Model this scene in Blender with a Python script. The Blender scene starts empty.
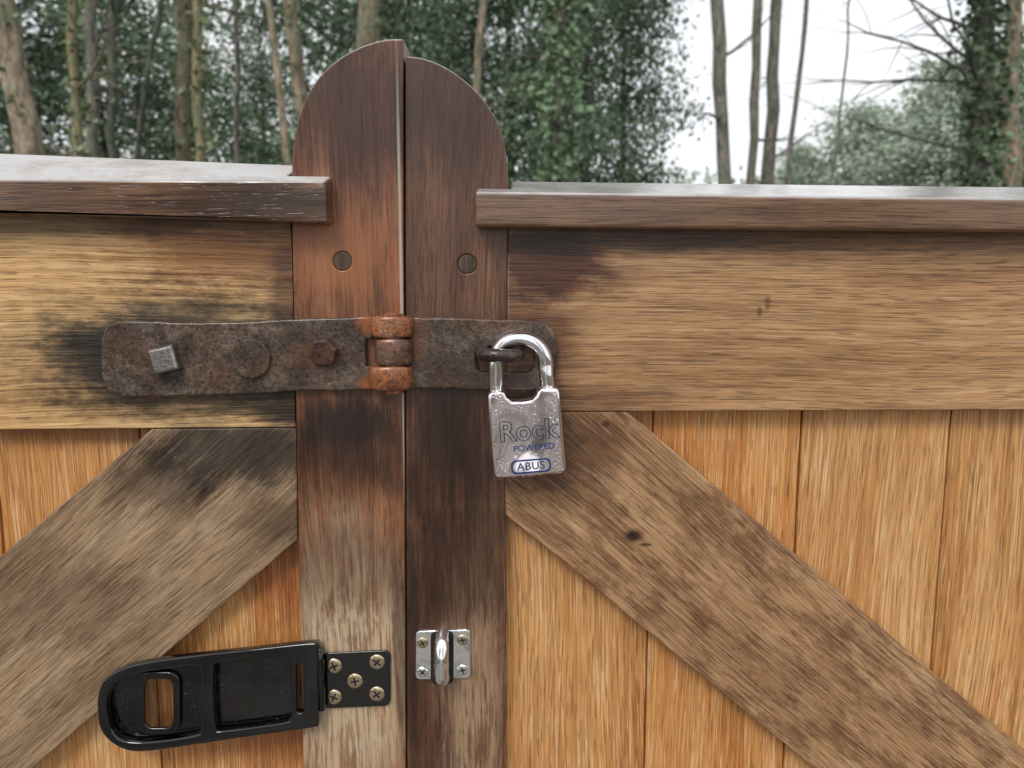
import bpy, bmesh, math, random
import numpy as np
from mathutils import Vector, Matrix
R=math.radians
rng=np.random.default_rng(7); random.seed(7)
scene=bpy.context.scene; C=scene.collection
# ------------------------------------------------------------ camera
D=0.655; CZ=1.25; TH=R(8); F=770.0
cam=bpy.data.objects.new('camera',bpy.data.cameras.new('camera')); C.objects.link(cam)
cam.location=(0,-D,CZ); cam.rotation_euler=(R(90)-TH,0,0)
cam.data.sensor_width=36; cam.data.lens=F/1024*36; cam.data.clip_start=0.01; cam.data.clip_end=2000
cam.data.dof.use_dof=True; cam.data.dof.focus_distance=D; cam.data.dof.aperture_fstop=7.5
scene.camera=cam
scene.view_settings.view_transform='Standard'; scene.view_settings.look='None'; scene.view_settings.exposure=0
def P(px,py,y=0.0):
    u=px-512; v=384-py
    d=Vector((u, v*math.sin(TH)+F*math.cos(TH), v*math.cos(TH)-F*math.sin(TH)))
    t=(y+D)/d.y
    return Vector((0,-D,CZ))+d*t
def PL(pts,y=0.0):
    return [(P(a,b,y).x,P(a,b,y).z) for a,b in pts]
def smooth_loop(pts,n=5):
    out=[];N=len(pts)
    for i in range(N):
        p0,p1,p2,p3=[Vector(pts[(i+k)%N]) for k in (-1,0,1,2)]
        for j in range(n):
            t=j/n
            q=0.5*((2*p1)+(p2-p0)*t+(2*p0-5*p1+4*p2-p3)*t*t+(3*p1-p0-3*p2+p3)*t**3)
            out.append((q.x,q.y))
    return out
def circle(px,py,r,n=28,ry=None):
    ry=ry or r
    return [(px+r*math.cos(2*math.pi*i/n),py+ry*math.sin(2*math.pi*i/n)) for i in range(n)]
def rrect(x0,y0,x1,y1,r,n=5,sk=0.0):
    out=[]
    for cx,cy,a0 in ((x1-r,y0+r,-90),(x1-r,y1-r,0),(x0+r,y1-r,90),(x0+r,y0+r,180)):
        for i in range(n+1):
            a=R(a0+90*i/n); x=cx+r*math.cos(a); y=cy+r*math.sin(a)
            out.append((x,y+sk*(x-x0)))
    return out
# ------------------------------------------------------------ object helpers
def empty(name,label,cat,loc,group=None):
    o=bpy.data.objects.new(name,None); C.objects.link(o); o.location=loc; o.empty_display_size=.05
    o['label']=label; o['category']=cat
    if group:o['group']=group
    return o
def link(name,me,mat,parent=None,inv=True,label=None):
    o=bpy.data.objects.new(name,me); C.objects.link(o)
    if mat:
        me.materials.clear(); me.materials.append(mat)
    if parent:
        o.parent=parent
        if inv and parent.type=='EMPTY': o.matrix_parent_inverse=Matrix.Translation(-parent.location)
    if label:o['label']=label
    return o
def smoothshade(me,ang=35):
    me.polygons.foreach_set('use_smooth',[True]*len(me.polygons)); me.set_sharp_from_angle(angle=R(ang)); me.update()
def recalc(me):
    bm=bmesh.new(); bm.from_mesh(me); bmesh.ops.recalc_face_normals(bm,faces=bm.faces); bm.to_mesh(me); bm.free()
def curve_mesh(cu,yc,rot=0,off=(0,0)):
    o=bpy.data.objects.new('tmp',cu); C.objects.link(o)
    dg=bpy.context.evaluated_depsgraph_get(); dg.update()
    me=bpy.data.meshes.new_from_object(o.evaluated_get(dg))
    bpy.data.objects.remove(o)
    Mt=Matrix.Translation((off[0],yc,off[1]))@Matrix.Rotation(rot,4,'Y')@Matrix.Rotation(R(90),4,'X')
    me.transform(Mt)
    return me
def plate(name,loops,yf,yb,mat,parent=None,bevel=0.0012,res=1,label=None,wn=True):
    cu=bpy.data.curves.new('c','CURVE'); cu.dimensions='2D'; cu.fill_mode='BOTH'
    for lp in loops:
        s=cu.splines.new('POLY'); s.points.add(len(lp)-1); s.use_cyclic_u=True
        for i,(x,z) in enumerate(lp): s.points[i].co=(x,z,0,1)
    th=abs(yb-yf)
    bevel=min(bevel,th*0.45)
    cu.extrude=th/2-bevel; cu.bevel_depth=bevel; cu.bevel_resolution=res; cu.offset=-bevel
    me=curve_mesh(cu,(yf+yb)/2)
    bm=bmesh.new(); bm.from_mesh(me); bmesh.ops.remove_doubles(bm,verts=bm.verts,dist=1e-6); bmesh.ops.recalc_face_normals(bm,faces=bm.faces); bm.to_mesh(me); bm.free()
    smoothshade(me,50)
    o=link(name,me,mat,parent,label=label)
    if wn:
        m=o.modifiers.new('wn','WEIGHTED_NORMAL'); m.keep_sharp=True
    return o
def meshdata(verts,faces,smooth=False):
    me=bpy.data.meshes.new('m'); me.from_pydata([tuple(v) for v in verts],[],faces); me.update()
    if smooth: smoothshade(me,50)
    return me
def tube_data(path,rad,n=10,V=None,Fc=None,cap=True):
    V=[] if V is None else V; Fc=[] if Fc is None else Fc
    path=[Vector(p) for p in path]; b=len(V); N=len(path)
    up=None
    for i,p in enumerate(path):
        t=(path[min(i+1,N-1)]-path[max(i-1,0)]).normalized()
        if up is None:
            up=Vector((0,1,0)) if abs(t.y)<.8 else Vector((1,0,0))
        a=t.cross(up)
        if a.length<1e-6:a=t.orthogonal()
        a.normalize(); up=a.cross(t).normalized()
        r=rad[i] if hasattr(rad,'__len__') else rad
        for k in range(n):
            an=2*math.pi*k/n
            V.append(p+a*(r*math.cos(an))+up*(r*math.sin(an)))
    for i in range(N-1):
        for k in range(n):
            Fc.append((b+i*n+k,b+i*n+(k+1)%n,b+(i+1)*n+(k+1)%n,b+(i+1)*n+k))
    if cap:
        Fc.append(tuple(b+k for k in range(n))[::-1]); Fc.append(tuple(b+(N-1)*n+k for k in range(n)))
    return V,Fc
def tube(name,path,rad,mat,parent=None,n=16,label=None):
    V,Fc=tube_data(path,rad,n)
    me=meshdata(V,Fc); recalc(me)
    smoothshade(me,55)
    return link(name,me,mat,parent,label=label)
def spline_path(pts,n=6):
    out=[];N=len(pts);pts=[Vector(p) for p in pts]
    for i in range(N-1):
        p0=pts[max(i-1,0)];p1=pts[i];p2=pts[i+1];p3=pts[min(i+2,N-1)]
        for j in range(n):
            t=j/n
            out.append(0.5*((2*p1)+(p2-p0)*t+(2*p0-5*p1+4*p2-p3)*t*t+(3*p1-p0-3*p2+p3)*t**3))
    out.append(pts[-1]); return out
# ------------------------------------------------------------ materials
def lin(c):
    return tuple((x/255/12.92 if x/255<=.04045 else ((x/255+.055)/1.055)**2.4) for x in c)+(1,)
class NB:
    def __init__(s,name):
        s.m=bpy.data.materials.new(name); s.m.use_nodes=True; s.t=s.m.node_tree; s.t.nodes.clear()
        s.out=s.n('ShaderNodeOutputMaterial'); s.b=s.n('ShaderNodeBsdfPrincipled'); s.l(s.b.outputs[0],s.out.inputs[0])
        s.co=s.n('ShaderNodeTexCoord').outputs['Object']
    def n(s,t,**k):
        x=s.t.nodes.new(t)
        for a,b in k.items(): setattr(x,a,b)
        return x
    def l(s,a,b): s.t.links.new(a,b)
    def set(s,inp,v):
        if isinstance(v,bpy.types.NodeSocket): s.l(v,inp)
        else: inp.default_value=v
    def map(s,v,loc=(0,0,0),rot=(0,0,0),sc=(1,1,1)):
        x=s.n('ShaderNodeMapping'); s.l(v,x.inputs[0]); x.inputs[1].default_value=loc; x.inputs[2].default_value=rot; x.inputs[3].default_value=sc
        return x.outputs[0]
    def noise(s,v,scale=1,detail=3,rough=.55,dist=0,col=False):
        x=s.n('ShaderNodeTexNoise'); s.l(v,x.inputs['Vector']); x.inputs['Scale'].default_value=scale; x.inputs['Detail'].default_value=detail
        x.inputs['Roughness'].default_value=rough; x.inputs['Distortion'].default_value=dist
        return x.outputs['Color' if col else 'Fac']
    def math(s,op,a,b=0,c=0):
        x=s.n('ShaderNodeMath',operation=op); s.set(x.inputs[0],a); s.set(x.inputs[1],b); s.set(x.inputs[2],c); return x.outputs[0]
    def vm(s,op,a,b=(0,0,0)):
        x=s.n('ShaderNodeVectorMath',operation=op); s.set(x.inputs[0],a); s.set(x.inputs[1],b)
        return x.outputs['Value' if op=='LENGTH' else 'Vector']
    def mr(s,v,a,b,c=0,d=1,smooth=True):
        x=s.n('ShaderNodeMapRange'); x.interpolation_type='SMOOTHSTEP' if smooth else 'LINEAR'
        s.l(v,x.inputs[0]); x.inputs[1].default_value=a;x.inputs[2].default_value=b;x.inputs[3].default_value=c;x.inputs[4].default_value=d
        return x.outputs[0]
    def mix(s,f,a,b,mode='MIX'):
        x=s.n('ShaderNodeMix',data_type='RGBA',blend_type=mode); x.clamp_result=False
        s.set(x.inputs[0],f); s.set(x.inputs[6],a); s.set(x.inputs[7],b); return x.outputs[2]
    def ramp(s,v,stops):
        x=s.n('ShaderNodeValToRGB'); e=x.color_ramp.elements
        while len(e)<len(stops): e.new(.5)
        for i,(p,c) in enumerate(stops): e[i].position=p; e[i].color=c
        s.l(v,x.inputs[0]); return x.outputs[0]
    def bump(s,h,dist,strength=1,prev=None):
        x=s.n('ShaderNodeBump'); x.inputs['Strength'].default_value=strength; x.inputs['Distance'].default_value=dist
        s.l(h,x.inputs['Height'])
        if prev is not None: s.l(prev,x.inputs['Normal'])
        s.l(x.outputs[0],s.b.inputs['Normal']); return x.outputs[0]
    def fin(s,col=None,rough=None,metal=None):
        if col is not None: s.set(s.b.inputs['Base Color'],col)
        if rough is not None: s.set(s.b.inputs['Roughness'],rough)
        if metal is not None: s.set(s.b.inputs['Metallic'],metal)
        return s.m
_sd=[0]
# tone_patches, staining plus painted cap shadow: (px,py,rx,ry,colour,strength,softness,mode); mode 'S' is a streaky bleached patch
def wood(name,ang,cols,pale=0.0,palecol=(228,196,150),pore=.55,blotch=0.0,blotchcol=(90,75,62),tone_patches=(),rough=.42,bumpd=.0004,contrast=1.0,bs=9,bstretch=3,top_sheen=.5,sheen_col=(150,138,124),coat=.2,warp=.028,fib=1.0,pl=26,pt=(.50,.64)):
    _sd[0]+=1; sd=_sd[0]*1.37
    b=NB(name)
    g=b.map(b.co,rot=(0,R(ang),0)); g=b.map(g,loc=(sd,sd*.7,sd*2.1))
    w=b.noise(b.map(g,sc=(2.2,3,6)),1,1,col=True)
    w=b.vm('SUBTRACT',w,(.5,.5,.5)); w=b.vm('MULTIPLY',w,(0,0,warp)); g=b.vm('ADD',g,w)
    def S(sx,sv,det=2,rg=.55): return b.noise(b.map(g,sc=(sx,sv*.5,sv)),1,det,rg)
    n1=S(1.5,24,4,.68); n2=S(4,430,2,.6); n3=S(16,950,1,.6); n4=S(48,760,0,.5); n5=S(pl,480,2,.65)
    f=b.math('ADD',b.math('MULTIPLY',n1,.55),b.math('MULTIPLY',n2,.45))
    d,m,l=[lin(c) for c in cols]
    h=.17/contrast
    col=b.ramp(f,[(max(0,.5-h),d),(.5,m),(min(1,.5+h),l)])
    q=1-.44*fib
    col=b.mix(1.0,col,b.ramp(n3,[(.28,(q,q*.95,q*.92,1)),(.48,(.98,.98,.98,1)),(.72,(1.24,1.24,1.24,1))]),'MULTIPLY')
    if blotch:
        bl=b.noise(b.map(g,sc=(bs,bs,bs*bstretch)),1,5,.75)
        bm_=b.mr(b.math('ADD',b.math('MULTIPLY',bl,.66),b.math('MULTIPLY',n2,.34)),.45,.58,0,blotch)
        col=b.mix(bm_,col,lin(blotchcol),'MULTIPLY')
    if pale:
        pm=b.mr(b.math('ADD',b.math('MULTIPLY',n5,.8),b.math('MULTIPLY',n1,.2)),pt[0],pt[1],0,pale)
        col=b.mix(pm,col,lin(palecol))
    pr=b.mr(n4,.28,.40,pore,0); col=b.mix(pr,col,(.34,.25,.18,1),'MULTIPLY')
    sn=b.noise(b.map(g,sc=(20,20,48)),1,6,.74)
    snn=b.math('ADD',b.math('MULTIPLY',sn,1.5),b.math('MULTIPLY',n2,.5)); snn=b.math('SUBTRACT',snn,1.0)
    for (px,py,rx,ry,c,st,soft,mode) in tone_patches:
        c0=P(px,py,0); k=D/F
        v=b.vm('SUBTRACT',b.co,tuple(c0)); v=b.vm('MULTIPLY',v,(1/(rx*k),0,1/(ry*k)))
        ln=b.vm('LENGTH',v); ln=b.math('ADD',ln,b.math('MULTIPLY',snn,soft*1.5))
        mk=b.mr(ln,1.2,.4 if soft>.15 else .8,0,st)
        if mode=='S':
            mk=b.math('MULTIPLY',mk,b.mr(b.math('ADD',b.math('MULTIPLY',sn,.5),b.math('MULTIPLY',n5,.5)),.40,.56,.2,1)); mode='MIX'
        col=b.mix(mk,col,lin(c),mode)
    rr=b.mr(n1,.3,.7,rough-.12,rough+.12)
    if top_sheen:
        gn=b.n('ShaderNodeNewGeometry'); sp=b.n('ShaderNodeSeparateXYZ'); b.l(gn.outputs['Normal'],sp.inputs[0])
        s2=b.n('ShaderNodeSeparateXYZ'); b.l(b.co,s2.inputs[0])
        tw=b.mr(sp.outputs[2],.25,.75,0,top_sheen); tw=b.math('MULTIPLY',tw,b.mr(sn,.3,.6,.5,1)); tw=b.math('MULTIPLY',tw,b.mr(s2.outputs[2],1.305,1.315,0,1))
        col=b.mix(tw,col,lin(sheen_col)); rr=b.math('SUBTRACT',rr,b.math('MULTIPLY',tw,.14))  # paints pale sky sheen into the colour of upward-facing tops and edges
    hh=b.math('ADD',b.math('MULTIPLY',n3,.5),b.math('MULTIPLY',n2,.7)); hh=b.math('SUBTRACT',hh,b.math('MULTIPLY',pr,.6))
    b.bump(hh,bumpd,.9)
    b.b.inputs['Specular IOR Level'].default_value=.5; b.b.inputs['Coat Weight'].default_value=coat; b.b.inputs['Coat Roughness'].default_value=.22
    return b.fin(col,rr,0)
M='MULTIPLY'; X='MIX'
m_rail_l=wood('oak_rail_left',1,((168,122,72),(206,162,106),(226,190,140)),pale=.3,tone_patches=[
  (190,362,200,82,(70,72,80),.95,.65,M),(105,360,72,46,(72,74,84),.85,.6,M),(285,405,60,34,(70,68,72),.8,.5,M),(250,250,170,46,(156,118,86),.8,.8,M),(287,330,24,120,(104,76,62),.8,.5,M),(20,225,420,12,(92,82,76),.7,.3,M)])  # last entry paints the cap rail's shadow along the rail top
m_rail_r=wood('oak_rail_right',0.5,((144,104,68),(180,138,96),(206,168,124)),pale=.3,palecol=(214,180,136),blotch=.35,blotchcol=(170,144,122),bs=6,bstretch=4,tone_patches=[
  (550,265,78,46,(112,66,52),.92,.7,M),(600,240,170,20,(110,80,64),.8,.5,M),(530,350,60,75,(144,112,92),.85,.6,M),(768,303,4,9,(130,76,58),.6,.5,M),(760,312,3,7,(120,66,50),.6,.5,M),(850,238,340,14,(126,108,96),.7,.4,M),(570,400,140,22,(150,124,104),.7,.5,M)])  # long flat entries near the cap paint its shadow into the rail
m_stile_l=wood('oak_stile_left',90.5,((98,58,34),(136,86,54),(168,118,80)),blotch=.5,blotchcol=(132,104,84),bs=11,bstretch=3,sheen_col=(200,188,172),top_sheen=.8,coat=.3,tone_patches=[
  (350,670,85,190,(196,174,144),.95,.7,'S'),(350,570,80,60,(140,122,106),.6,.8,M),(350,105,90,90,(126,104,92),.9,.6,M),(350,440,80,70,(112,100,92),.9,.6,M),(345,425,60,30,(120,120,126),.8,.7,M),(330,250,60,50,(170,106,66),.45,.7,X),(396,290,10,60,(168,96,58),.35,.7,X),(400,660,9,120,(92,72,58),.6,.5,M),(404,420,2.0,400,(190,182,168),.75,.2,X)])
m_stile_r=wood('oak_stile_right',89.7,((74,46,32),(104,68,46),(136,98,70)),blotch=.5,blotchcol=(128,102,84),bs=11,bstretch=3,sheen_col=(200,188,172),top_sheen=.8,coat=.3,tone_patches=[
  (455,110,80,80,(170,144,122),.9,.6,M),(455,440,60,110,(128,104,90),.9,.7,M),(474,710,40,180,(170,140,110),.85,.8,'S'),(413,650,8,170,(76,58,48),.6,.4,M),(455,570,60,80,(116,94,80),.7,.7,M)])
m_brace_l=wood('oak_brace_left',41,((126,102,76),(158,130,100),(184,158,128)),pale=.3,palecol=(194,170,140),blotch=.45,blotchcol=(146,124,106),bs=10,bstretch=3,tone_patches=[
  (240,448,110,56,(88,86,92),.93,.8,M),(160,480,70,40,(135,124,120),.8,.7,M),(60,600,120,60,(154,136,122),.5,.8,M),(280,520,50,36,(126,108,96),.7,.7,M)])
m_brace_r=wood('oak_brace_right',-40.5,((132,96,66),(170,130,92),(198,162,122)),pale=.35,palecol=(206,174,136),blotch=.65,blotchcol=(140,108,84),bs=22,bstretch=2,tone_patches=[
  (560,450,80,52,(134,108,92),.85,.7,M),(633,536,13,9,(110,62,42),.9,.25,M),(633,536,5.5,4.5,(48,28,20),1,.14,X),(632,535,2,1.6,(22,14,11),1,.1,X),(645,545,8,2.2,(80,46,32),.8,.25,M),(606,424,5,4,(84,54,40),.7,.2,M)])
def boardmat(i,warm):
    a,bq,c=[((158,100,48),(192,130,70),(212,158,96)),((166,112,62),(196,142,86),(214,168,112)),((158,104,54),(192,134,76),(212,162,104))][warm]
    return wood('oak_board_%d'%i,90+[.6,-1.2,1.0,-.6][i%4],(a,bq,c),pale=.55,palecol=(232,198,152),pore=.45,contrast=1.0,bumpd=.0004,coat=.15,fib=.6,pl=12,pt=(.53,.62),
       tone_patches=[(260,740,120,60,(165,112,72),.6,.6,M),(100,436,200,14,(160,134,114),.6,.4,M),(560,520,30,40,(160,130,105),.5,.6,M),(290,590,60,60,(180,126,82),.7,.8,M)])  # flat entry: darker strip on the boards just below the left rail
m_cap=wood('oak_cap',0,((88,62,46),(122,90,66),(154,122,96)),blotch=.45,blotchcol=(138,114,98),rough=.26,bs=7,bstretch=5,top_sheen=.95,sheen_col=(184,182,180),coat=.6,tone_patches=[(260,204,120,24,(120,96,82),.8,.6,M)])
m_peg=wood('oak_peg',90,((60,42,34),(82,60,46),(104,82,66)),rough=.6,top_sheen=0)
def rust(name,dark=(40,32,28),mid=(80,66,56),orange=(122,78,54),pale=(128,112,100),ora=.3,tone_patches=(),os=26,bd=.0009):
    b=NB(name)
    n=b.noise(b.co,42,6,.74); n2=b.noise(b.co,380,2,.6); n3=b.noise(b.co,os,4,.7)
    col=b.ramp(n,[(.32,lin(dark)),(.5,lin(mid)),(.70,lin(pale))])
    col=b.mix(b.mr(n3,.50,.64,0,ora),col,lin(orange))
    col=b.mix(1,col,b.ramp(n2,[(.3,(.5,.46,.44,1)),(.5,(1,1,1,1)),(.75,(1.3,1.27,1.24,1))]),M)
    for (px,py,rx,ry,c,st) in tone_patches:
        v=b.vm('SUBTRACT',b.co,tuple(P(px,py,-.008))); k=D/F
        v=b.vm('MULTIPLY',v,(1/(rx*k),0,1/(ry*k))); ln=b.math('ADD',b.vm('LENGTH',v),b.math('MULTIPLY',b.math('SUBTRACT',n,.5),2.6))
        col=b.mix(b.mr(ln,1.1,.5,0,st),col,lin(c))
    h=b.math('ADD',b.math('MULTIPLY',n2,.5),b.math('MULTIPLY',n,1.5))
    b.bump(h,bd,1.0); b.b.inputs['Coat Weight'].default_value=.45; b.b.inputs['Coat Roughness'].default_value=.1
    return b.fin(col,b.mr(n2,.3,.7,.25,.5),.3)
m_rust=rust('rusted_iron',tone_patches=[(372,322,16,15,(156,88,48),.85),(372,384,20,12,(156,88,48),.8),(418,330,12,30,(118,78,54),.5),(322,353,24,22,(98,62,46),.4),(480,380,60,12,(66,48,38),.5)])
m_rust_o=rust('orange_rust_iron',dark=(84,50,34),mid=(142,86,52),orange=(182,106,56),pale=(160,126,102),ora=.55,os=60)
m_rust_k=rust('brown_rust_iron',dark=(56,42,34),mid=(98,70,54),orange=(150,90,54),pale=(132,112,98),ora=.5,os=70)
m_rust_d=rust('dark_iron',dark=(30,23,21),mid=(60,46,40),orange=(98,60,42),pale=(100,84,76),ora=.3,bd=.0006)
m_rust_b=rust('red_rust_bolt',dark=(46,28,24),mid=(80,48,38),orange=(108,60,42),pale=(116,80,66),ora=.5,bd=.0006)
def metal(name,c,rough,bumpd=0,sc=200,met=1.0,vary=.1,big=0,bigs=30,dk=.35,st=(1,1,1)):
    b=NB(name); n=b.noise(b.co,sc,3,.6); n2=b.noise(b.map(b.co,sc=st),bigs,0,.5)
    nm=None
    if big: nm=b.bump(n2,big,1)
    if bumpd: b.bump(n,bumpd,.7,nm)
    col=b.mix(b.mr(n,.35,.65,0,dk),lin(c),tuple(x*.6 for x in lin(c)[:3])+(1,))
    return b.fin(col,b.mr(n,.3,.7,max(.03,rough-vary),rough+vary),met)
m_chrome=metal('chrome_plated_steel',(244,244,246),.07,.0001,160,vary=.03,big=.003,bigs=50,dk=.05)
m_body=metal('wet_chrome_padlock',(248,238,241),.1,.00003,160,vary=.03,big=.015,bigs=20,dk=.05,st=(1.6,1,.8))
m_shack=metal('polished_shackle',(240,240,242),.09,.0001,300,vary=.04,big=.002,bigs=60,dk=.1)
m_zinc=metal('zinc_bolt',(166,160,156),.36,.0006,300,vary=.15)
m_brass=metal('pale_brass_screw',(224,206,172),.2,.0003,500)
m_blk=NB('black_enamel')
_n=m_blk.noise(m_blk.co,60,2,.6); m_blk.bump(_n,.0006,.5); m_blk.b.inputs['Specular IOR Level'].default_value=.3; m_blk.b.inputs['Coat Weight'].default_value=.8; m_blk.b.inputs['Coat Roughness'].default_value=.02; m_blk.b.inputs['Coat IOR'].default_value=1.6
m_blk=m_blk.fin(lin((5,5,7)),m_blk.mr(_n,.3,.7,.05,.12),0)
m_dark=NB('recess_shade').fin((.012,.011,.01,1),.7,0)  # near-black colour stands in for shade in recesses and gaps
m_ink=NB('dark_blue_print').fin(lin((30,56,112)),.4,.1)
m_ink2=NB('grey_engraving').fin(lin((34,40,72)),.4,.1)
mw=NB('water'); mw.b.inputs['Transmission Weight'].default_value=1; mw.b.inputs['IOR'].default_value=1.33; m_water=mw.fin((1,1,1,1),0.0,0)
# ------------------------------------------------------------ the two gate leaves
ZB=0.07
Lx0=P(292,230).x; Lx0b=P(303,764).x; Lx1=P(403.4,230).x; Lx1b=P(405.6,764).x
Rx0=P(405.4,230).x; Rx0b=P(407.2,764).x; Rx1=P(507.5,230).x; Rx1b=P(502.5,764).x
za_=P(0,230).z; zb_=P(0,764).z
def seam_x(z,xa,xb): return xa+(xb-xa)*(z-za_)/(zb_-za_)
def ext(xa,xb): return seam_x(ZB,xa,xb)
gl=empty('gate_leaf','left oak gate leaf, golden rail stained black round the rusty strap','gate',(P(292,400).x-.6,0,0))
gr=empty('gate_leaf','right oak gate leaf, brown top rail and brace falling to the right','gate',(P(507,400).x+.6,0,0))
def arc(pts):
    return [(p.x,p.y) for p in spline_path([(a,b,0) for a,b in pts],4)]
lo=PL(arc([(403.4,39),(392,38.8),(378,41),(360,47),(340,58),(320,76),(306,98),(297,124),(292.5,152),(291.5,180)]))
lo=lo+[(Lx0,za_),(ext(Lx0,Lx0b),ZB),(ext(Lx1,Lx1b),ZB),(Lx1,za_)]
plate('stile',[lo,PL(circle(342,261,9.5))],0,.045,m_stile_l,gl,bevel=.0015,res=2)
ro=PL(arc([(405.4,56),(422,58),(443,66),(464,80),(482,98),(497,122),(505,148),(508,175)]))
ro=ro+[(Rx1,za_),(ext(Rx1,Rx1b),ZB),(ext(Rx0,Rx0b),ZB),(Rx0,za_)]
plate('stile',[ro,PL(circle(467,264,9.5))],0,.045,m_stile_r,gr,bevel=.0015,res=2)
plate('peg',[PL(circle(342,261,9.3))],.0004,.03,m_peg,gl,bevel=.0004)
plate('peg',[PL(circle(467,264,9.3))],.0004,.03,m_peg,gr,bevel=.0004)
XL=-1.55; XR=1.50
g_=.0005
def lineat(p,q,x,y=0):
    a=P(*p,y); b=P(*q,y); return a.z+(b.z-a.z)*(x-a.x)/(b.x-a.x)
zl_t=P(0,195).z
zrl=lineat((0,430),(295,427.5),Lx0)
plate('top_rail',[[(XL,zl_t),(Lx0-g_,zl_t),(seam_x(zrl,Lx0,Lx0b)-g_,zrl),(XL+.02,lineat((0,430),(295,427.5),XL+.1))]],.0012,.0175,m_rail_l,gl)
zrr=lineat((508,412),(1024,410),Rx1)
plate('top_rail',[[(Rx1+g_,zl_t-.006),(XR,zl_t-.006),(XR,lineat((508,412),(1024,410),XR)),(seam_x(zrr,Rx1,Rx1b)+g_,zrr)]],.0012,.0175,m_rail_r,gr)
ZR=0.19
def upto(p,q,z):
    a=P(*p); b=P(*q); t=(z-a.z)/(b.z-a.z); return (a.x+(b.x-a.x)*t,z)
def toward(p): return PL([p])[0]
xs=lambda py,xa,xb,s:(seam_x(P(0,py).z,xa,xb)+s*g_,P(0,py).z)
bl=[toward((151,430.3)),(seam_x(zrl,Lx0,Lx0b)-g_,zrl-g_),xs(540,Lx0,Lx0b,-1),upto((297,540),(32,768),ZR),upto((150,430),(0,556),ZR)]
bl[0]=(bl[0][0],lineat((0,430),(295,427.5),bl[0][0])-g_)
plate('brace',[bl],.0006,.0172,m_brace_l,gl,bevel=.0015)
tx=toward((628,412))[0]
br=[(seam_x(zrr,Rx1,Rx1b)+g_,zrr-g_),(tx,lineat((508,412),(1024,410),tx)-g_),upto((628,412),(1024,750),ZR),upto((505,515),(800,757),ZR),xs(515,Rx1,Rx1b,1)]
plate('brace',[br],.0006,.0172,m_brace_r,gr,bevel=.0015)
for g,xa,xb,mt in ((gl,XL,ext(Lx0,Lx0b)-.001,m_rail_l),(gr,ext(Rx1,Rx1b)+.001,XR,m_rail_r)):
    plate('bottom_rail',[[(xa,ZB+.01),(xb,ZB+.01),(xb,ZR-.001),(xa,ZR-.001)]],.0012,.0172,mt,g)
plate('outer_stile',[[(XL-.11,ZB),(XL-.001,ZB),(XL-.001,zl_t+.02),(XL-.11,zl_t+.02)]],0,.045,m_brace_l,gl)
plate('outer_stile',[[(XR+.001,ZB),(XR+.11,ZB),(XR+.11,zl_t+.02),(XR+.001,zl_t+.02)]],0,.045,m_brace_r,gr)
mats_b=[boardmat(0,0),boardmat(1,1),boardmat(2,2),boardmat(3,1)]
def board(x0,x1,g,m,yo,left=None,right=None):
    yf=.018+yo; z0=ZB; z1=zl_t-.008; gp=.0008
    V=[]
    for z in (z0,z1):
        a=(left(z) if left else x0)+gp; b_=(right(z) if right else x1)-gp
        tg=b_ if right else b_+.008
        V+=[(a,yf,z),(b_,yf,z),(b_,yf+.006,z),(tg,yf+.0062,z),(tg,yf+.0095,z),(b_,yf+.0097,z),(b_,yf+.017,z),(a,yf+.017,z)]
    n=8
    Fc=[tuple(range(n)),tuple(range(n,2*n))]+[(i,(i+1)%n,n+(i+1)%n,n+i) for i in range(n)]
    me=meshdata(V,Fc); recalc(me)
    o=link('board',me,m,g); md=o.modifiers.new('b','BEVEL'); md.width=.0014; md.segments=2; md.limit_method='ANGLE'; md.angle_limit=R(40)
ybd=.018
rx=[0,P(646,700,ybd).x,P(798,500,ybd).x,P(941,550,ybd).x]
while rx[-1]<XR-.13: rx.append(rx[-1]+.131)
rx.append(XR-.002)
for i in range(len(rx)-1): board(rx[i],rx[i+1],gr,mats_b[[2,0,1,3][i%4]],[0,.001,.0003,.0013][i%4],left=(lambda z:seam_x(z,Rx1,Rx1b)-.0004) if i==0 else None, right=(lambda z:XR-.002) if i==len(rx)-2 else None)
lx=[0,P(150,600,ybd).x]
while lx[-1]>XL+.13: lx.append(lx[-1]-.131)
lx.append(XL+.002)
for i in range(len(lx)-1): board(lx[i+1],lx[i],gl,mats_b[[0,2,0,1][i%4]],[0.0005,.0013,.0003,.001][i%4],right=(lambda z:seam_x(z,Lx0,Lx0b)+.0004) if i==0 else None)
def cap(name,outline,zt,zb,mat,parent,label=None):
    n=len(outline); V=[(x,y,zb(x,y)) for x,y in outline]+[(x,y,zt(x,y)) for x,y in outline]
    Fc=[tuple(range(n)),tuple(range(n,2*n))]+[(i,(i+1)%n,n+(i+1)%n,n+i) for i in range(n)]
    me=meshdata(V,Fc); recalc(me)
    o=link(name,me,mat,parent,label=label)
    m=o.modifiers.new('b','BEVEL'); m.width=.0032; m.segments=3; m.limit_method='ANGLE'
    me.polygons.foreach_set('use_smooth',[True]*len(me.polygons)); me.set_sharp_from_angle(angle=R(60))
    m=o.modifiers.new('wn','WEIGHTED_NORMAL')
    return o
YF=-.022; YB=.046
def caps(front,back,bot):
    def zt(x,y):
        a=lineat(*front,x,YF); b=lineat(*back,x,YB); return a+(b-a)*(y-YF)/(YB-YF)
    def zb(x,y): return lineat(*bot,x,YF)
    return zt,zb
zt,zb=caps(((0,180),(327,181)),((0,153),(291,165)),((0,213),(327,223)))
xe1=P(326,200,YF).x; xc=Lx0-.002
cap('cap_rail',[(XL-.12,YF),(xe1,YF),(xe1,-.0006),(xc,-.0006),(xc,YB),(XL-.12,YB)],zt,zb,m_cap,gl)
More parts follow.
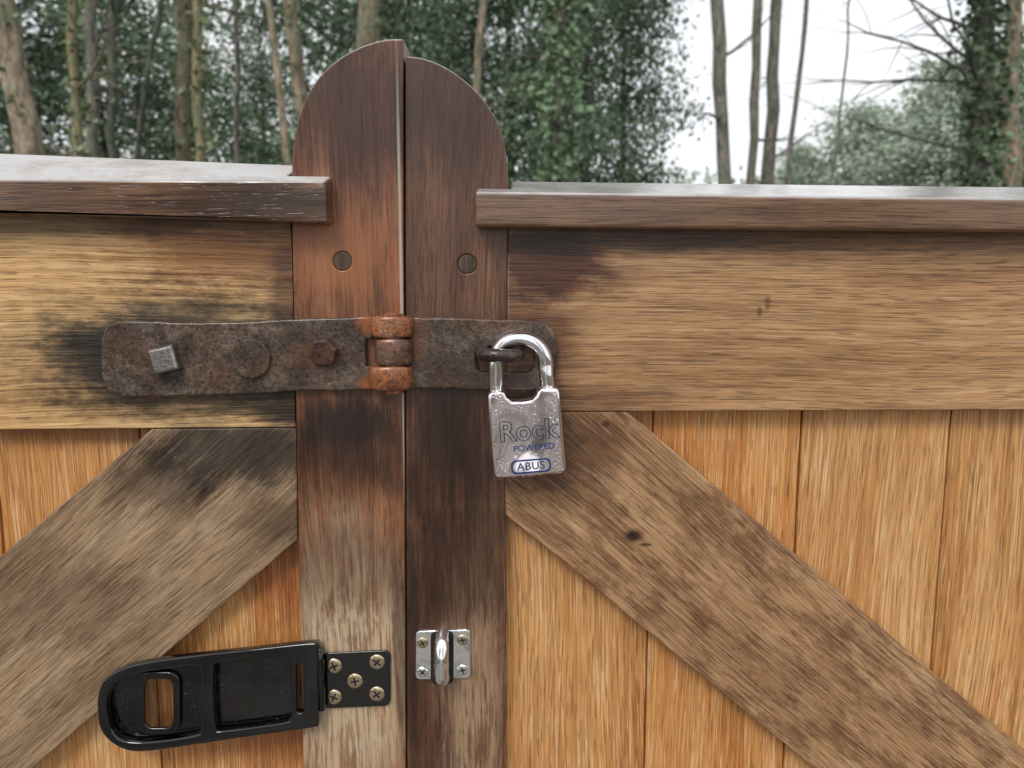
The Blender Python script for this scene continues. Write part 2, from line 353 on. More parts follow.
zt,zb=caps(((476,192),(1024,199)),((508,181),(1024,187)),((476,227),(1024,232)))
xe1=P(475,200,YF).x; xc=Rx1+.002
cap('cap_rail',[(xe1,YF),(XR+.12,YF),(XR+.12,YB),(xc,YB),(xc,-.0006),(xe1,-.0006)],zt,zb,m_cap,gr)
# ------------------------------------------------------------ rusted strap hasp
hs=empty('strap_hasp','long rusted iron strap hasp bolted across both gate stiles','hasp',P(330,358,0))
yh=-.0068
left=[(101,352),(101,338),(106,326),(118,321),(150,321.5),(190,323),(240,322),(290,319.5),(330,318),(372,316.5),(372,339),(366,339),(366,366),(372,366),(372,390),(340,390.5),(300,391),(250,394),(200,395.5),(150,397),(122,397),(108,391),(101,376)]
def resample(pts,step=9,a=.4,seed=3):
    r=random.Random(seed); out=[]
    for i in range(len(pts)):
        p=Vector(pts[i]); q=Vector(pts[(i+1)%len(pts)]); n=max(1,int((q-p).length/step))
        for j in range(n):
            v=p.lerp(q,j/n); out.append((v.x+r.uniform(-a,a),v.y+r.uniform(-a,a)))
    return out
plate('hinge_strap',[PL(resample(left),yh)],yh,-.0004,m_rust,hs,bevel=.0018,res=3)
right=[(410,317),(450,318),(490,319),(530,320.5),(546,323),(554,331),(557,345),(556,372),(553,385),(545,390),(520,391.5),(480,390.5),(450,389),(410,388.5)]
slot=rrect(476,347,534,372,8,4)
plate('hasp_strap',[PL(resample(right,seed=5),yh),PL(slot,yh)],yh,-.0004,m_rust,hs,bevel=.0018,res=3)
def knuckle(name,y0,y1,x0,x1,mat,yc=-.0075,ry=.0125,seed=0):
    a=P((x0+x1)/2,y0,-.016); b=P((x0+x1)/2,y1,-.016); rxx=(P(x1,y0,-.012).x-P(x0,y0,-.012).x)/2
    V=[];Fc=[];n=32; zs=[(0,.9),(.06,.975),(.16,1.0),(.5,1.0),(.84,1.0),(.94,.975),(1,.9)]
    r=random.Random(seed)
    for t,s in zs:
        z=a.z+(b.z-a.z)*t
        for k in range(n):
            an=2*math.pi*k/n; c=math.cos(an); s_=math.sin(an)
            ex=.85; q=.0001
            V.append((a.x+rxx*s*math.copysign(abs(c)**ex,c)+r.uniform(-1,1)*q,yc+ry*s*math.copysign(abs(s_)**ex,s_)+r.uniform(-1,1)*q,z+r.uniform(-1,1)*q))
    m_=len(zs)
    for i in range(m_-1):
        for k in range(n): Fc.append((i*n+k,i*n+(k+1)%n,(i+1)*n+(k+1)%n,(i+1)*n+k))
    Fc.append(tuple(range(n))); Fc.append(tuple((m_-1)*n+k for k in range(n)))
    me=meshdata(V,Fc); recalc(me); smoothshade(me,45)
    return link(name,me,mat,hs)
knuckle('hinge_knuckle',316.5,337.5,369,412,m_rust_o,seed=1)
knuckle('hinge_knuckle',339.5,365,373,412,m_rust_k,seed=2)
knuckle('hinge_knuckle',367,390,367,412,m_rust_o,seed=3)
pz=P(392,316,-.012)
tube('hinge_pin',[(pz.x,-.0085,P(392,393,-.012).z),(pz.x,-.0085,pz.z+.0012),(pz.x,-.0085,pz.z+.0025)],[.0085,.0085,.006],m_rust_o,hs,n=20)
def bolt(px,py,r,sides,ang,mat,h,label,dome=.85,foot=1.0):
    c=P(px,py,yh-h); k=(D+yh-h)/F; rr=r*k
    V=[];Fc=[]
    for y,s in ((yh+.0015,foot),(yh-h*.75,1.0),(yh-h,dome)):
        for i in range(sides):
            a=R(ang)+2*math.pi*i/sides; V.append((c.x+rr*s*math.cos(a),y,c.z+rr*s*math.sin(a)))
    for j in range(2):
        for i in range(sides): Fc.append((j*sides+i,j*sides+(i+1)%sides,(j+1)*sides+(i+1)%sides,(j+1)*sides+i))
    Fc.append(tuple(2*sides+i for i in range(sides)))
    me=meshdata(V,Fc); recalc(me)
    if sides>12: smoothshade(me,40)
    o=link('bolt',me,mat,hs,label=label)
    if sides<=12:
        m=o.modifiers.new('b','BEVEL'); m.width=.0009; m.segments=2
    return o
bolt(162,360,18.5,4,58,m_zinc,.0095,'grey square-headed bolt at the left end',.86)
bolt(250,359,20,40,0,m_rust,.0032,'flat round rivet head in the middle of the strap',.95)
bolt(322,353,15.5,6,10,m_rust_b,.0105,'dark red rusted hexagonal bolt',.9)
A=P(483,355,-.036); Bq=P(517,356,-.036)
tube('staple',spline_path([(A.x,.012,A.z),(A.x-.0008,-.012,A.z),(A.x,-.030,A.z),(A.x+.005,-.0365,A.z),((A.x+Bq.x)/2,-.0385,(A.z+Bq.z)/2),(Bq.x-.005,-.0365,Bq.z),(Bq.x,-.030,Bq.z),(Bq.x+.0006,-.012,Bq.z),(Bq.x,.012,Bq.z)],6),.0056,m_rust_d,hs,n=14)
# ------------------------------------------------------------ padlock
pd=empty('padlock','silver padlock hanging from the rusty staple, beaded with rain','padlock',P(530,478,-.024))
yS=-.0245; yBf=-.038; yBb=-.0105
body=[(487,398),(488.5,393.5),(492,392),(501,391.3),(504.5,393),(507,398),(512,401.5),(522,401.5),(532,400),(536,396),(538,391),(541,388.8),(554,387.8),(558,389),(559.5,393),(566,467),(564.5,471.5),(561,473.3),(500,478.8),(496,477.5),(494,473.5)]
pb=plate('body',[PL(body,yBf)],yBf,yBb,m_body,pd,bevel=.0026,res=5)
sh=[(496.5,402,0),(496,385,0),(495.8,366,0),(497.5,353,0),(503,344.5,0),(512,340,0),(523,339,0),(533,342,0),(541,349,0),(545.5,360,0),(546,374,0),(547,386,0),(548.5,398,0)]
tube('shackle',spline_path([P(a,b,yS) for a,b,_ in sh],5),.0059,m_shack,pd,n=24)
tilt=math.atan2(5.5,66)
def text(name,s,px,py,size,mat,parent,y,off=0,ext=.0001,rot=tilt,outline=0,xs=1.0,sp=1.0):
    cu=bpy.data.curves.new('t','FONT'); cu.body=s; cu.size=size; cu.align_x='CENTER'; cu.align_y='CENTER'; cu.space_character=sp
    cu.offset=off
    if not outline: cu.extrude=ext
    c=P(px,py,y)
    if outline:   # outlined strokes: tubes along every contour of the letters
        o=bpy.data.objects.new('tmp',cu); C.objects.link(o)
        dg=bpy.context.evaluated_depsgraph_get(); dg.update()
        me0=bpy.data.meshes.new_from_object(o.evaluated_get(dg)); bpy.data.objects.remove(o)
        bm=bmesh.new(); bm.from_mesh(me0); bmesh.ops.remove_doubles(bm,verts=bm.verts,dist=1e-7)
        V=[];Fc=[]
        for e in bm.edges:
            if len(e.link_faces)==1:
                a,b=e.verts[0].co.copy(),e.verts[1].co.copy(); d=(b-a)
                if d.length<1e-8: continue
                d.normalize(); tube_data([a-d*outline*.5,b+d*outline*.5],outline,5,V,Fc)
        bm.free(); me=meshdata(V,Fc)
        me.transform(Matrix.Translation((c.x,y,c.z))@Matrix.Rotation(rot,4,'Y')@Matrix.Rotation(R(90),4,'X')@Matrix.Diagonal((xs,1,1,1)))
        return link(name,me,mat,parent)
    me=curve_mesh(cu,y,rot,(c.x,c.z))
    return link(name,me,mat,parent)
RT=-tilt   # the lock hangs with its foot swung to the right
text('large_lettering','Rock',528,431,.0230,m_ink2,pb,yBf-.0001,off=.0005,outline=.00042,rot=RT,xs=.97,sp=1.05)
text('small_lettering','POWERED',534,447.5,.0072,m_ink,pb,yBf-.0001,off=.0001,rot=RT)
def rotpx(loop,cx,cy,a=-tilt):
    c,s=math.cos(a),math.sin(a); return [(cx+(x-cx)*c-(y-cy)*s,cy+(x-cx)*s+(y-cy)*c) for x,y in loop]
plate('logo_frame',[PL(rotpx(rrect(511,459,551,473,5,4),531,466),yBf),PL(rotpx(rrect(512.8,460.8,549.2,471.2,4,4),531,466),yBf)],yBf-.0003,yBf+.0002,m_ink,pb,bevel=.00005,wn=False)
text('logo_lettering','ABUS',531,466.3,.0090,m_ink,pb,yBf-.0001,off=.00012,rot=RT,sp=1.1)
def droplets(name,pts,parent,rmin,rmax,seed,flat=.45):
    r=random.Random(seed); bm=bmesh.new()
    for p in pts:
        s=r.uniform(rmin,rmax)*(1.6 if r.random()<.08 else 1)
        Mx=Matrix.Translation(p)@Matrix.Diagonal((s*r.uniform(.85,1.15),s*flat,s*r.uniform(.9,1.5),1))
        bmesh.ops.create_icosphere(bm,subdivisions=2,radius=1,matrix=Mx)
    me=bpy.data.meshes.new('d'); bm.to_mesh(me); bm.free(); smoothshade(me,180)
    o=link(name,me,m_water,parent); o['kind']='stuff'; return o
r_=random.Random(4); pts=[]
while len(pts)<120:
    x=r_.uniform(489,564); y=r_.uniform(392,476)
    t=(y-392)/82
    if x<490+6.5*t+1 or x>558+6.5*t-1 or (y<405 and 504<x<540): continue
    if 456<y<474 and 508<x<553 and r_.random()<.9: continue
    if 420<y<453 and 502<x<555 and r_.random()<.8: continue
    pts.append(P(x,y,yBf-.0001))
pts+=[P(503+10*i+r_.uniform(-3,3),479-i*.95,-.030) for i in range(6)]
droplets('water_droplets',pts,pd,.0005,.0013,5)
# ------------------------------------------------------------ screws
def lathe_screw(px,py,rpx,y,h,mat,parent,ang=20,label=None):
    c=P(px,py,y); rr=rpx*(D+y)/F; n=24; V=[];Fc=[]
    prof=[(1.0,.0006),(1.0,-.0002),(.93,-h*.45),(.7,-h*.8),(.35,-h)]
    for s,dy in prof:
        for k in range(n):
            a=2*math.pi*k/n; V.append((c.x+rr*s*math.cos(a),y+dy,c.z+rr*s*math.sin(a)))
    for j in range(len(prof)-1):
        for k in range(n): Fc.append((j*n+k,j*n+(k+1)%n,(j+1)*n+(k+1)%n,(j+1)*n+k))
    Fc.append(tuple((len(prof)-1)*n+k for k in range(n)))
    me=meshdata(V,Fc); recalc(me); smoothshade(me,60)
    o=link('screw',me,mat,parent,label=label)
    L=rr*.55; w=rr*.13
    pts=[(-L,-w),(-w,-w),(-w,-L),(w,-L),(w,-w),(L,-w),(L,w),(w,w),(w,L),(-w,L),(-w,w),(-L,w)]
    ca,sa=math.cos(R(ang)),math.sin(R(ang))
    loop=[(c.x+a*ca-b*sa,c.z+a*sa+b*ca) for a,b in pts]
    plate('cross_shade',[loop],y-h-.00015,y-h*.4,m_dark,o,bevel=.00001,res=0,wn=False)  # raised dark cross painted as the shade of the driver recess
    return o
# ------------------------------------------------------------ black hasp
bh=empty('folding_hasp','glossy black pressed-steel hasp hinged open to the left at the bottom of the left stile','hasp',P(240,700,0))
outer=smooth_loop([(97,712),(98,694),(106,678),(124,667.5),(150,661.5),(200,655),(250,649.5),(300,644),(314,643.2),(318,646),(318.5,685),(318.5,722),(315,727.5),(290,731.5),(240,738.5),(190,746),(150,751.5),(128,751),(110,742),(100,729)],3)
win=rrect(144.5,679,173,728,8,6)
yb0=-.001
hole_a=smooth_loop([(107,712),(108,696),(116,684),(132,675),(160,670),(190,666),(200,669),(201,690),(200,728),(196,735),(160,741),(130,742),(114,734)],3)
hole_b=smooth_loop([(214,668),(218,664),(250,660),(284,656.5),(290,660),(291,690),(291,716),(287,722),(260,726.5),(222,731),(216,728),(214,700)],3)
slit=rrect(297,664,303,713,2.5,3)
plate('floor_panel',[PL(outer,yb0-.006),PL(win,yb0-.002),PL(slit,yb0-.004)],yb0-.0025,yb0,m_blk,bh,bevel=.0006,res=2)
plate('rim',[PL(outer,yb0-.011),PL(hole_a,yb0-.011),PL(hole_b,yb0-.011),PL(slit,yb0-.011)],yb0-.0115,yb0-.0027,m_blk,bh,bevel=.0022,res=5)
w2o=rrect(137,672,180,735,12,6)
plate('slot_frame',[PL(w2o,yb0-.006),PL(win,yb0-.006)],yb0-.0065,yb0-.0027,m_blk,bh,bevel=.0015,res=4)
a=P(319.5,648,-.009); b_=P(319.5,711,-.009)
tube('hinge_barrel',[(a.x,-.0075,a.z),(a.x,-.0075,a.z-.001),(a.x,-.0075,b_.z+.001),(a.x,-.0075,b_.z)],[.0026,.0034,.0034,.0026],m_blk,bh,n=16)
yp=-.0026
plate('mounting_plate',[PL(rrect(321,653.5,390.5,709,6,5,sk=-.045),yp)],yp,-.0003,m_blk,bh,bevel=.0008,res=2)
for i,(x,y,a) in enumerate([(334,666,20),(377,662,50),(355,681,10),(334,697,65),(377,694,35)]): lathe_screw(x,y,8.4,yp-.0002,.0013,m_brass,bh,a)
r_=random.Random(9); pts=[]
while len(pts)<170:
    x=r_.uniform(112,288); t=(x-110)/186
    y=r_.uniform(678-16*t,734-16*t)
    if 134<x<183 or 198<x<217: continue
    pts.append(P(x,y,yb0-.0026))
droplets('water_droplets',pts,bh,.0004,.0012,6)
# ------------------------------------------------------------ chrome staple plate
cs=empty('chrome_catch','small chrome staple plate with a protruding loop screwed to the right stile','catch',P(442,690,0))
yc=-.0024
plate('base_plate',[PL(rrect(415.5,631.5,470.5,680,4.5,4,sk=-.03),yc)],yc,-.0003,m_chrome,cs,bevel=.0009,res=3)
cxl=P(442,660,-.016).x; zt_=P(442,642,-.016).z; zb2=P(442,682,-.018).z
tube('loop',spline_path([(cxl,.002,zt_),(cxl,-.009,zt_),(cxl,-.015,zt_-.003),(cxl,-.0195,zt_-.011),(cxl,-.0205,zb2+.009),(cxl,-.0165,zb2+.002),(cxl,-.010,zb2),(cxl,.002,zb2)],7),.0062,m_chrome,cs,n=24)
plate('gap_shade',[PL(rrect(430.5,632,453.5,685,5,5,sk=-.03),yc-.0015)],yc-.0006,yc-.0001,m_dark,cs,bevel=.0002,res=1,label='dark sheet painted as the shaded gap round the loop foot')  # thin dark sheet put where the loop foot is only shaded
for x,y,a in ((422.5,643,30),(462.5,640,10),(422.5,672,45),(462.5,670,15)): lathe_screw(x,y,6.0,yc-.0001,.001,m_brass if y<650 else m_chrome,cs,a)
# ------------------------------------------------------------ ground, sky, light
def litter():
    b=NB('leaf_litter'); n=b.noise(b.co,3,4,.7); n2=b.noise(b.co,30,3,.7)
    col=b.ramp(n,[(.35,(.05,.04,.025,1)),(.5,(.11,.085,.055,1)),(.65,(.07,.08,.035,1))])
    col=b.mix(.7,col,b.ramp(n2,[(.3,(.4,.4,.4,1)),(.7,(1.5,1.4,1.3,1))]),M); b.bump(n2,.03,.8)
    return b.fin(col,.85,0)
def track():
    b=NB('wet_gravel'); v=b.n('ShaderNodeTexVoronoi'); b.l(b.co,v.inputs['Vector']); v.inputs['Scale'].default_value=45
    n=b.noise(b.co,1.2,4,.7); col=b.mix(b.mr(n,.42,.58,0,1),(.28,.26,.23,1),(.10,.09,.075,1)); col=b.mix(.4,col,v.outputs['Color'],M)
    b.bump(v.outputs['Distance'],.01,.8); return b.fin(col,.6,0)
def grid(name,x0,x1,y0,y1,nx,ny,zf,mat):
    xs_=np.linspace(x0,x1,nx); ys_=np.linspace(y0,y1,ny)
    V=[(x,y,zf(x,y)) for y in ys_ for x in xs_]
    Fc=[(j*nx+i,j*nx+i+1,(j+1)*nx+i+1,(j+1)*nx+i) for j in range(ny-1) for i in range(nx-1)]
    o=link(name,meshdata(V,Fc,True),mat); o['kind']='structure'; return o
grid('ground',-400,400,-400,400,81,81,lambda x,y:0,litter())
grid('driveway',-2.2,2.2,-30,4,12,40,lambda x,y:.004,track())
W=bpy.data.worlds.new('World'); scene.world=W; W.use_nodes=True; nt=W.node_tree
bg=nt.nodes['Background']; sky=nt.nodes.new('ShaderNodeTexSky'); sky.sky_type='NISHITA'; sky.sun_disc=False
SE,SA=R(45),R(205)
sky.sun_elevation=SE; sky.sun_rotation=SA; sky.air_density=1; sky.dust_density=3
mx=nt.nodes.new('ShaderNodeMix'); mx.data_type='RGBA'; mx.inputs[0].default_value=.88
tc=nt.nodes.new('ShaderNodeTexCoord'); no=nt.nodes.new('ShaderNodeTexNoise'); no.inputs['Scale'].default_value=2.5; no.inputs['Detail'].default_value=3
rp=nt.nodes.new('ShaderNodeValToRGB'); rp.color_ramp.elements[0].position=.3; rp.color_ramp.elements[0].color=(10.4,10.6,11.0,1); rp.color_ramp.elements[1].position=.7; rp.color_ramp.elements[1].color=(13.0,13.1,13.2,1)
nt.links.new(tc.outputs['Generated'],no.inputs['Vector']); nt.links.new(no.outputs['Fac'],rp.inputs[0])
nt.links.new(sky.outputs[0],mx.inputs[6]); nt.links.new(rp.outputs[0],mx.inputs[7]); nt.links.new(mx.outputs[2],bg.inputs[0]); bg.inputs[1].default_value=.1
sl=bpy.data.lights.new('sun','SUN'); sl.energy=1.5; sl.angle=R(18); sl.color=(1,.98,.94)
so=bpy.data.objects.new('sun',sl); C.objects.link(so)
dv=Vector((-.38,-.85,.95)).normalized(); so.rotation_euler=dv.to_track_quat('Z','Y').to_euler()
# ------------------------------------------------------------ woodland
def bark(name,c1,c2):
    b=NB(name); n=b.noise(b.map(b.co,sc=(18,18,5)),1,4,.75); n2=b.noise(b.map(b.co,sc=(60,60,16)),1,2,.6); n3=b.noise(b.co,2.2,3,.7)
    col=b.ramp(n,[(.38,lin(c1)),(.60,lin(c2))]); col=b.mix(.8,col,b.ramp(n2,[(.3,(.48,.48,.48,1)),(.7,(1.35,1.35,1.35,1))]),M)
    col=b.mix(b.mr(n3,.46,.62,0,.55),col,lin((108,122,94))); b.bump(n,.05,.9); return b.fin(col,.85,0)
BK={'tan':bark('tan_bark',(110,98,84),(176,160,136)),'grey':bark('grey_bark',(90,86,82),(148,142,132)),'dark':bark('dark_bark',(62,62,60),(104,100,92)),'brown':bark('brown_bark',(86,76,66),(134,120,102)),'yellow':bark('yellow_bark',(118,112,84),(170,160,128))}
def leafmat(name,c1,c2,c3,rough=.42):
    b=NB(name); g=b.n('ShaderNodeNewGeometry'); n=b.noise(b.co,1.3,2,.6)
    f=b.math('ADD',b.math('MULTIPLY',g.outputs['Random Per Island'],.22),b.math('MULTIPLY',n,.78))
    col=b.ramp(f,[(.3,c1),(.48,c2),(.68,c3)]); b.b.inputs['Specular IOR Level'].default_value=.3
    return b.fin(col,rough,0)
L_dark=leafmat('dark_evergreen_leaves',(.085,.13,.09,1),(.135,.20,.125,1),(.20,.28,.17,1),.65)
L_ivy=leafmat('ivy_leaves',(.11,.17,.10,1),(.18,.27,.15,1),(.27,.37,.22,1),.55)
L_divy=leafmat('dark_ivy_leaves',(.05,.085,.05,1),(.085,.13,.075,1),(.14,.20,.11,1),.6)
L_yel=leafmat('yellow_green_leaves',(.11,.14,.06,1),(.18,.23,.11,1),(.28,.33,.18,1))
L_haze=leafmat('haze_tinted_leaves',(.36,.43,.34,1),(.44,.51,.41,1),(.52,.58,.48,1),.9)  # distance haze is mixed into this leaf colour
L_back=leafmat('far_woodland_leaves',(.13,.17,.14,1),(.19,.24,.19,1),(.30,.36,.28,1),.9)  # muted grey-green for the far leaf mass
def leaves(cent,L,rngl,asp=.5):
    n=len(cent); L=L*rngl.uniform(.6,1.35,(n,1))
    a=rngl.normal(size=(n,3)); a/=np.linalg.norm(a,axis=1,keepdims=True)
    q=rngl.normal(size=(n,3)); b=np.cross(a,q); b/=np.linalg.norm(b,axis=1,keepdims=True); c=np.cross(a,b)
    p0=cent-a*L/2; p2=cent+a*L/2; p1=cent+b*L*asp/2+c*L*.08; p3=cent-b*L*asp/2+c*L*.08
    V=np.stack([p0,p1,p2,p3],1).reshape(-1,3).astype(np.float32)
    me=bpy.data.meshes.new('leaves'); me.vertices.add(4*n); me.vertices.foreach_set('co',V.ravel())
    me.loops.add(4*n); me.loops.foreach_set('vertex_index',np.arange(4*n,dtype=np.int32))
    me.polygons.add(n); me.polygons.foreach_set('loop_start',np.arange(0,4*n,4,dtype=np.int32)); me.polygons.foreach_set('loop_total',np.full(n,4,dtype=np.int32))
    me.update(); me.validate(); return me
def crown_pts(rx,rz,zc,nc,k,sig,seed,low=.15):
    g=np.random.default_rng(seed); out=[]
    while len(out)<nc:
        p=g.uniform(-1,1,3)
        rr=np.linalg.norm(p)
        if rr>1 or rr<low: continue
        w=1-.35*max(0,p[2]); s=.8+.3*math.sin(3*math.atan2(p[1],p[0])+seed)
        out.append(np.array([p[0]*rx*w*s,p[1]*rx*w*s,zc+p[2]*rz]))
    out=np.array(out); pts=[]
    for c in out:
        kk=int(k*g.uniform(.5,1.5)); s=sig*g.uniform(.6,1.3)
        pts.append(c+g.normal(size=(kk,3))*np.array([s,s,s*.6]))
    return np.concatenate(pts)
def branches_data(start,dirv,length,r,depth,rd,V,Fc,droop=.15,n=5):
    pts=[Vector(start)]; d=Vector(dirv).normalized(); seg=5
    for i in range(seg):
        d=(d+Vector((rd.uniform(-.22,.22),rd.uniform(-.22,.22),rd.uniform(-.2,.2)-droop*.3))).normalized()
        pts.append(pts[-1]+d*length/seg)
    rad=[max(.0016,r*(1-.8*i/seg)) for i in range(seg+1)]
    tube_data(pts,rad,n,V,Fc,cap=False)
    if depth>0:
        for i in range(1,seg+1):
            for _ in range(rd.choice((1,2))):
                dd=(pts[i]-pts[i-1]).normalized()
                nd=(dd+Vector((rd.uniform(-1,1),rd.uniform(-1,1),rd.uniform(-.7,.6)))).normalized()
                branches_data(pts[i],nd,length*rd.uniform(.3,.5),rad[i]*.55,depth-1,rd,V,Fc,droop,4)
def trunk_thing(name,px0,px1,w,dist,bk,label,cat='tree',nb=0,ivy=0,ivymat=None,H=11,seed=0,bl=1.2,bdir=0,bz=(1.8,5.5),bdepth=2,group=None,isp=.07):
    y=dist-D; rd=random.Random(seed)
    a=P(px0,0,y); b=P(px1,180,y); sl=(a.x-b.x)/(a.z-b.z)
    r=w/2*dist/F
    base=Vector((b.x-sl*b.z*.6,y,0))
    e=empty(name,label,cat,base,group)
    path=[];rad=[];n=26
    zs=[0,.25]+[H*i/n for i in range(1,n+1)]
    for i,z in enumerate(zs):
        if z<b.z: x=base.x+(b.x-base.x)*z/b.z
        else: x=b.x+sl*(min(z,a.z+1)-b.z)+sl*.3*max(0,z-a.z-1)
        wv=.02+.006*dist*.3
        path.append((x+rd.uniform(-wv,wv)*.6,y+rd.uniform(-wv,wv),z))
        rad.append(r*(1.35 if z==0 else 1.12 if z<.3 else (1.05-.55*z/H))*rd.uniform(.9,1.1))
    V,Fc=tube_data(path,rad,12); me=meshdata(V,Fc); smoothshade(me,80); link('trunk',me,BK[bk],e)
    def at_z(z):
        for i in range(len(path)-1):
            if path[i][2]<=z<=path[i+1][2]:
                t=(z-path[i][2])/(path[i+1][2]-path[i][2]+1e-9); return Vector(path[i]).lerp(Vector(path[i+1]),t),rad[i]
        return Vector(path[-1]),rad[-1]
    def mkbranch(*args):
        V=[];Fc=[]; branches_data(*args,rd,V,Fc); me=meshdata(V,Fc); smoothshade(me,80); link('branch',me,BK[bk],e)
    for i in range(nb):
        z=rd.uniform(*bz); p,rr=at_z(z); an=rd.uniform(0,6.28) if not bdir else (math.pi if bdir<0 else 0)+rd.uniform(-.8,.8)
        mkbranch(p,(math.cos(an),math.sin(an),rd.uniform(-.1,.7)),bl*rd.uniform(.6,1.4),min(rr*.4,.022),bdepth)
    for i in range(3):
        p,rr=at_z(H*rd.uniform(.6,.98)); an=rd.uniform(0,6.28); mkbranch(p,(math.cos(an),math.sin(an),.8),1.8,rr*.5,1)
    if ivy:
        g=np.random.default_rng(seed+50); zz=g.uniform(0,8,ivy); an=g.uniform(0,6.28,ivy); cc=[]
        for z,t in zip(zz,an):
            p,rr=at_z(z); q=rr+abs(g.normal())*isp*(1+.9*math.sin(z*3+seed)**2)+.01
            cc.append((p.x+q*math.cos(t),p.y+q*math.sin(t),z))
        link('ivy',leaves(np.array(cc),.085*dist/9,g,.75),ivymat or L_ivy,e)
    return e
TG='bare woodland trunks behind the gate'
T=[
(3,33,28,7,'tan','thick pale brown trunk leaning left at the far left edge of the wood',dict(nb=2,ivy=250,isp=.02)),
(71,79,10,9,'yellow','slim yellowish trunk just left of the straight grey one above the left gate',dict(ivy=700,nb=2,ivymat=L_yel,isp=.04)),
(92,95,13,10,'grey','straight grey trunk between a yellowish and a dark trunk above the left gate',dict(nb=2,ivy=300,isp=.03)),
(113,112,10,12,'dark','dark slim trunk right of the straight grey one in the left wood',dict(nb=2)),
(160,130,6,11,'dark','thin dark stem slanting to the right in the left wood',dict(nb=2)),
(184,184,17,9,'brown','stout brown trunk standing beside a yellowish one above the left gate',dict(nb=2,ivy=200,isp=.02)),
(195,200,10,8.2,'yellow','yellowish trunk touching the stout brown one on its right side',dict(nb=1,ivy=500,ivymat=L_yel,isp=.03)),
(238,235,6,12,'grey','thin grey stem between the stout brown trunk and the rounded gate stile',dict(nb=2)),
(270,290,8,8,'tan','slim tan trunk slanting down behind the left rounded stile',dict(nb=1)),
(290,312,15,9,'tan','thicker tan trunk leaning just left of the rounded stile top',dict(nb=1,ivy=200,isp=.02)),
(368,366,22,9,'tan','broad tan trunk rising straight above the left rounded stile top',dict(nb=1,ivy=250,isp=.02)),
(400,402,8,12,'dark','thin dark trunk directly above the gap between the two stiles',dict(nb=1)),
(483,470,9,9,'tan','slim tan trunk just right of the right rounded stile top',dict(nb=1)),
(562,558,18,8,'dark','trunk thickly clad in ivy, between the stile tops and the open sky',dict(nb=1,ivy=5200)),
(716,725,14,9,'grey','bare grey trunk nearest the left side of the open sky',dict(nb=3,bl=.6,bdepth=1)),
(759,752,10,10,'grey','left stem of the close pair of bare trunks against the sky',dict(nb=2,bl=.6,bdepth=1)),
(777,768,13,10.4,'grey','right, thicker stem of the close pair of bare trunks against the sky',dict(nb=2,bl=.7,bdepth=1)),
(807,788,6,9,'grey','thin bare stem leaning right of the pair of trunks against the sky',dict(nb=1,bl=.7,H=8,bdepth=1)),
(850,833,3,9,'grey','thinnest bare sapling against the pale sky above the right gate',dict(nb=4,bl=.9,H=6,bdepth=1)),
(986,976,22,8,'dark','dark trunk clad in ivy near the right edge of the photo',dict(nb=8,bl=1.5,bdir=-1,bz=(2.4,4.6),ivy=4600,bdepth=1,ivymat=L_divy,isp=.06)),
(1013,1010,17,9,'tan','tan trunk at the right edge beside the ivy-clad one',dict(nb=4,bl=1.4,bdir=-1,ivy=500,bz=(2.8,5.0),bdepth=1,isp=.03)),
]
for i,(a,b,w,d,bk,lb,kw) in enumerate(T):
    trunk_thing('sapling' if w<=6 else 'woodland_tree',a,b,w,d,bk,lb,seed=i*3+1,group=TG,**kw)
CR=[leaves(crown_pts(1.5,3.6,4.2,185,90,.25,s),.085,np.random.default_rng(s),.6) for s in (11,12,13)]
CH=[leaves(crown_pts(1.5,3.2,4.4,150,150,.28,s,.3),.11,np.random.default_rng(s),.6) for s in (21,22)]
def evergreen(px,dist,k,sc,mat,label,name='evergreen_tree',group=None,zs=1.0,rot=0,crowns=None,bk='dark'):
    y=dist-D; x=P(px,180,y).x
    e=empty(name,label,'tree',(x,y,0),group); e.rotation_euler=(0,0,rot); e.scale=(sc,sc,zs)
    V=[];Fc=[]; rd=random.Random(k*7+int(px)); tube_data([(rd.uniform(-.04,.04),rd.uniform(-.04,.04),z) for z in (0,.5,1.5,3,5,7.4)],[.11,.085,.07,.055,.035,.01],8,V,Fc)
    for i in range(16):
        z=rd.uniform(1,6.5); an=rd.uniform(0,6.28); tube_data([(0,0,z),(.5*math.cos(an),.5*math.sin(an),z+.2),(1.1*math.cos(an),1.1*math.sin(an),z+.35)],[.03,.02,.006],5,V,Fc)
    me=meshdata(V,Fc); link('trunk',me,BK[bk],e,inv=False)
    cc=crowns or CR
    me=cc[k%len(cc)].copy(); link('crown',me,mat,e,inv=False)
    return e
EG='dark evergreens of the understorey behind the gate'
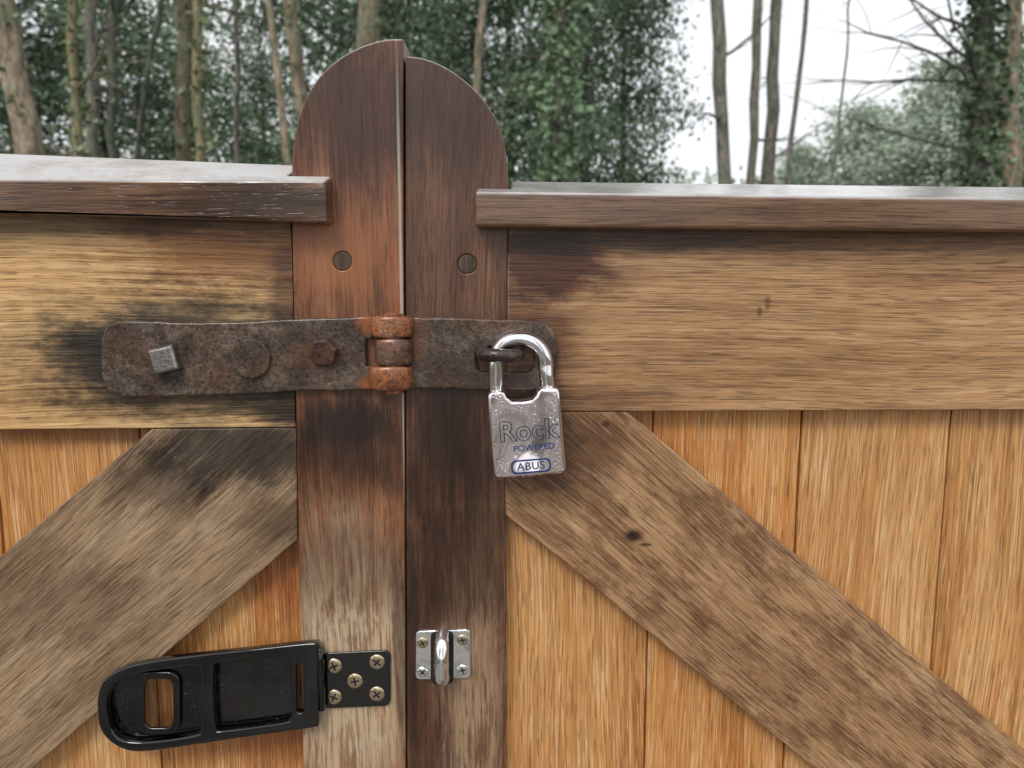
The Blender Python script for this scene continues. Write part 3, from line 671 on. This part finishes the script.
for i,(px,d,mat,lb) in enumerate([
 (-110,12.5,L_dark,'dark evergreen just beyond the left edge of the photo'),
 (15,13,L_dark,'dark evergreen behind the leaning trunk at the far left'),
 (105,14.5,L_dark,'dark evergreen behind the grey and dark trunks above the left gate'),
 (195,14.5,L_ivy,'lighter evergreen behind the stout brown trunk'),
 (265,17,L_dark,'dark evergreen behind the slanting tan trunk'),
 (345,12.5,L_dark,'dark evergreen right behind the left rounded stile top'),
 (430,13.5,L_ivy,'mid green evergreen above the right rounded stile top'),
 (510,11,L_dark,'dark evergreen between the right stile top and the ivy-clad trunk'),
 (585,10.5,L_dark,'dense dark evergreen right behind the ivy-clad trunk'),
 (622,13,L_dark,'dark evergreen whose ragged edge meets the open sky')]):
    evergreen(px,d,i,[1.0,1.1,1.1,.85,.9,1.0,.95,.95,.8,.85][i],mat,lb,group=EG,rot=i*1.3,zs=[1.15,1.15,1.1,.85,.9,1.15,1.15,1.15,1.15,1.15][i])
evergreen(1125,10,1,.8,L_dark,'dark evergreen at the right edge behind the tan trunk',rot=2.0,zs=1.1)
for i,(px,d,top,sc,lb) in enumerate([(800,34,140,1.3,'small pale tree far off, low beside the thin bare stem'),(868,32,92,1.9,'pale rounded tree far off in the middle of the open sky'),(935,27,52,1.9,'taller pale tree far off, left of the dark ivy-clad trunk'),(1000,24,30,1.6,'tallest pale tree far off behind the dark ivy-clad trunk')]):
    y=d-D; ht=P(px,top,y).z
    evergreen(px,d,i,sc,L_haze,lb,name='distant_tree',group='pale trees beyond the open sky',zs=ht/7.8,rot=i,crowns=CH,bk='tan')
for i,(x,y,lb) in enumerate([(-3.6,-7.5,'unseen dark evergreen added behind the camera to darken reflections, on the left'),(3.9,-8.5,'unseen dark evergreen added behind the camera to darken reflections, on the right')]):
    e=evergreen(512,8,i,1.1,L_divy,lb,rot=i,zs=.8); e.location=(x,y,0)  # unseen trees added to put dark contrast in the padlock's reflections
g=np.random.default_rng(5); N=34000
xx=g.uniform(-26,3.2,N); yy=g.uniform(19,26,N); zz=g.uniform(0,13,N)
cl=np.sin(xx*1.1)+np.sin(zz*1.3+xx*.6)+g.normal(0,.4,N)
keep=(cl>-1.0+.11*zz)&(xx<1.6+.9*np.sin(zz*.9))
me=leaves(np.stack([xx,yy,zz],1)[keep],.26,g,.6)
o=link('distant_woodland',me,L_back); o['kind']='stuff'; o['label']='green mass of woodland far behind the trunks on the left'; o['category']='woodland'
g=np.random.default_rng(6); N=9000
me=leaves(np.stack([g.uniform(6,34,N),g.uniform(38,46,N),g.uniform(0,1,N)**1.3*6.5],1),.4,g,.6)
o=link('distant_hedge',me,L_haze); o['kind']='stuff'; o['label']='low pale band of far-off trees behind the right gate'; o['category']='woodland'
